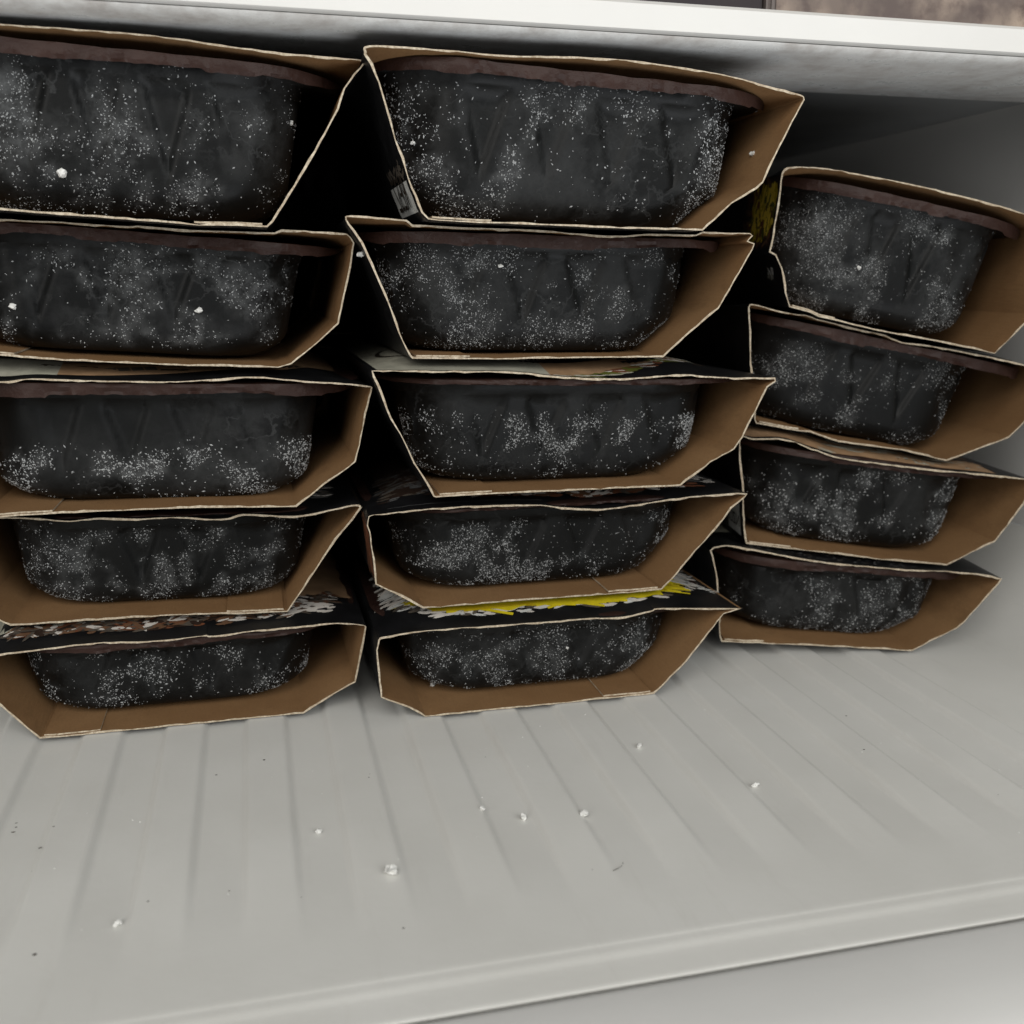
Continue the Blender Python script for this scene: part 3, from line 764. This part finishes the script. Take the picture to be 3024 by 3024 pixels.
# ------------------------------------------------------------------ crumbs of ice, dust and the cartons on the shelf above
def crumb(pos, size, seed, label, group='ice crumbs', mat=M_ICE, name='ice_crumb', flat=.7):
    bm = bmesh.new(); bmesh.ops.create_icosphere(bm, subdivisions=2, radius=1)
    ax = (random.Random(seed).uniform(.8, 1.3), random.Random(seed+.5).uniform(.7, 1.1), flat)
    for v in bm.verts:
        k = 1+.7*nz(v.co.x*1.6+seed, v.co.y*1.6, v.co.z*1.6)+.45*nz(v.co.x*3.3+seed, v.co.y*4, v.co.z*4)
        v.co = Vector((v.co.x*k*ax[0]*size, v.co.y*k*ax[1]*size, v.co.z*k*ax[2]*size))
    me = bpy.data.meshes.new(name); bm.to_mesh(me); bm.free(); me.materials.append(mat)
    o = bpy.data.objects.new(name, me); COL.objects.link(o); o.rotation_euler = (0, 0, seed*2.3)
    zmin = min(v.co.z for v in me.vertices)
    o.location = (pos[0], pos[1], pos[2]-zmin-.0002); tag(o, label, 'ice crumb', group); return o
k = 3024/1932
FLC = 'small white ice crumb lying on the ribbed freezer floor'
for i, (x, y, sz, lb) in enumerate([(738, 1646, .0017, 'largest white ice crumb lying alone on the floor where the ribs fade out'),
        (222, 1744, .0011, 'round ice crumb on the smooth floor near the front lip'), (988, 1537, .0013, FLC), (1102, 1534, .0014, FLC),
        (601, 1562, .0010, FLC), (910, 1528, .0008, FLC), (1207, 1402, .0010, FLC), (1425, 1476, .0011, FLC), (238, 693, 0, ''), (1097, 1844, .0009, 'tiny ice crumb stuck on the rolled front lip')]):
    if not sz: continue
    q = on_z(x*k, y*k, -.0003 if y < 1700 else (-.0011 if y < 1800 else -.0045))
    zf = float(floor_z(np.array([q[0]]), q[1])[0]) if y < 1800 else -.0040
    crumb((q[0], q[1], zf), sz, i+1.3, lb)
# specks of dirt and a hair, too fine to count
V = []; F = []
for i in range(22):
    x, y = R_.uniform(-.14, .26), R_.uniform(.225, .345); a = R_.choice([.00015, .0002, .0003, .0004]); z = float(floor_z(np.array([x]), y)[0])
    if i < 2: x, y = [on_z(38, 2458, 0)[:2], on_z(120, 2504, 0)[:2]][i]; a = .00045; z = 0
    i0 = len(V); th = R_.uniform(0, 3)
    for t in range(6):
        rr = a*R_.uniform(.6, 1.3); V.append((x+rr*math.cos(t+th)*1.4, y+rr*math.sin(t+th), z+.00005))
    V.append((x, y, z+a*.5))
    for t in range(6): F.append((i0+t, i0+(t+1) % 6, i0+6))
q0, q1 = on_z(1810, 2565, 0), on_z(1838, 2540, 0)
pv = [q0+(q1-q0)*t+np.array([.0012*math.sin(t*3.1), 0, -.0008]) for t in np.linspace(0, 1, 9)]
for a, b in zip(pv[:-1], pv[1:]):
    i0 = len(V); V += [tuple(a), tuple(b), tuple(b+np.array([.0002, .0002, .0001])), tuple(a+np.array([.0002, .0002, .0001]))]; F.append((i0, i0+1, i0+2, i0+3))
Vp = []; Fp = []
for i in range(80):
    x, y = R_.uniform(-.13, .27), R_.uniform(.235, .352); a = R_.choice([.0001, .00014, .0002, .00028]); z = float(floor_z(np.array([x]), y)[0]); i0 = len(Vp)
    for t in range(5): Vp.append((x+a*math.cos(t*1.257)*R_.uniform(.6, 1.6), y+a*math.sin(t*1.257)*R_.uniform(.6, 1.4), z+.00004))
    Vp.append((x, y, z+a))
    for t in range(5): Fp.append((i0+t, i0+(t+1) % 5, i0+5))
tag(mesh('ice_powder', Vp, Fp, M_ICE, None, False), 'fine white ice powder scattered over the freezer floor', 'ice', kind='stuff')
o = mesh('dirt_specks', V, F, M_DIRT, None, False); tag(o, 'tiny dark dust specks and a hair on the freezer floor', 'dust', kind='stuff')

# crumbs that cling to meals: found where the sight line meets the tray or sleeve
dg = bpy.context.evaluated_depsgraph_get(); dg.update()
for i, (x, y, sz, lb) in enumerate([(118, 325, .0016, 'white ice crumb clinging to the top tray farthest from the side wall'),
        (548, 232, .0008, 'tiny ice crumb inside the top sleeve farthest from the side wall'),
        (25, 578, .0012, 'white ice crumb near the far end of the tray with smooth maroon film'), (375, 586, .0012, 'white ice crumb midway along the tray with smooth maroon film'),
        (684, 479, .0013, 'white ice crumb on the slanted side of the crumpled-corner meal'), (944, 502, .0009, 'tiny ice crumb on the tray of the crumpled-corner meal'),
        (780, 269, .0009, 'tiny ice crumb on the tray under the bowed lid'), (1421, 291, .0011, 'ice splinter on the brown inside of the bowed top sleeve'),
        (1620, 505, .0009, 'tiny bright ice crumb on the tray of the sweetcorn meal'), (816, 1294, .0010, 'ice crumb in the sleeve corner of the yellow rice meal'), (1070, 1222, .0006, 'tiny ice crumb on the tray of the yellow rice meal')]):
    r = ray(x*k, y*k); r = r/np.linalg.norm(r)
    hit, pos, nrm, _, ob, _ = S.ray_cast(dg, Vector(CAM), Vector(r))
    if hit:
        o = crumb((0, 0, 0), sz, i+20.7, lb, 'ice crumbs', flat=.8); o.location = pos+nrm*sz*.35

# two cartons standing on the shelf above
def carton(x0, x1, y0, dep, h, mats, label, name):
    z = SHELF_Z+.0125 if y0 < .36 else SHELF_Z+.0107
    root = bpy.data.objects.new(name, None); COL.objects.link(root); root.location = ((x0+x1)/2, y0, z); tag(root, label, 'carton')
    wd = (x1-x0)/2; bm = bmesh.new(); bmesh.ops.create_cube(bm, size=1)
    for v in bm.verts: v.co = Vector((v.co.x*2*wd, (v.co.y+.5)*dep, (v.co.z+.5)*h))
    bmesh.ops.bevel(bm, geom=bm.edges[:], offset=.0015, segments=3, affect='EDGES')
    me = bpy.data.meshes.new('box'); bm.to_mesh(me); bm.free(); me.materials.append(mats[0]); b = bpy.data.objects.new('box', me); COL.objects.link(b); b.parent = root
    if len(mats) > 1:
        g = 12; V = [(-wd+.003+(2*wd-.006)*i/(g-1), -.0006, .002+(h-.006)*j/(g-1)) for j in range(g) for i in range(g)]
        mesh('front_picture', V, grid_faces(g, g), mats[1], root)
q = NT('blurred_food_print'); co = q.coord(); a = q.noise(co, 62, 6, .6); b_ = q.noise(co, 20, 3)
col = q.mix(q.ramp(a, [(.42, 0.), (.50, .45), (.60, 1.)]), (.13, .09, .08), (.50, .40, .32)); col = q.mix(q.ramp(b_, [(.42, .8), (.58, 0.)]), col, (.14, .11, .10))
M_FOOD = q.set(col, .5, .3)
M_CART = plain('dark_carton', (.028, .020, .023), .5, .3); M_CART2 = plain('taupe_carton', (.17, .145, .135), .5, .3)
c0 = on_y(1960, 20, .372); c1 = on_y(2262, 20, .372); c2 = on_y(3200, 60, .372)
carton(c0[0]-.06, c1[0]-.001, .372, .19, .12, [M_CART], 'dark carton standing on the shelf above the meals', 'food_carton')
carton(c1[0]+.001, min(c2[0], WALLX-.006), .3725, .19, .12, [M_CART2, M_FOOD], 'taupe carton with a pale food picture standing on the shelf above', 'food_carton')
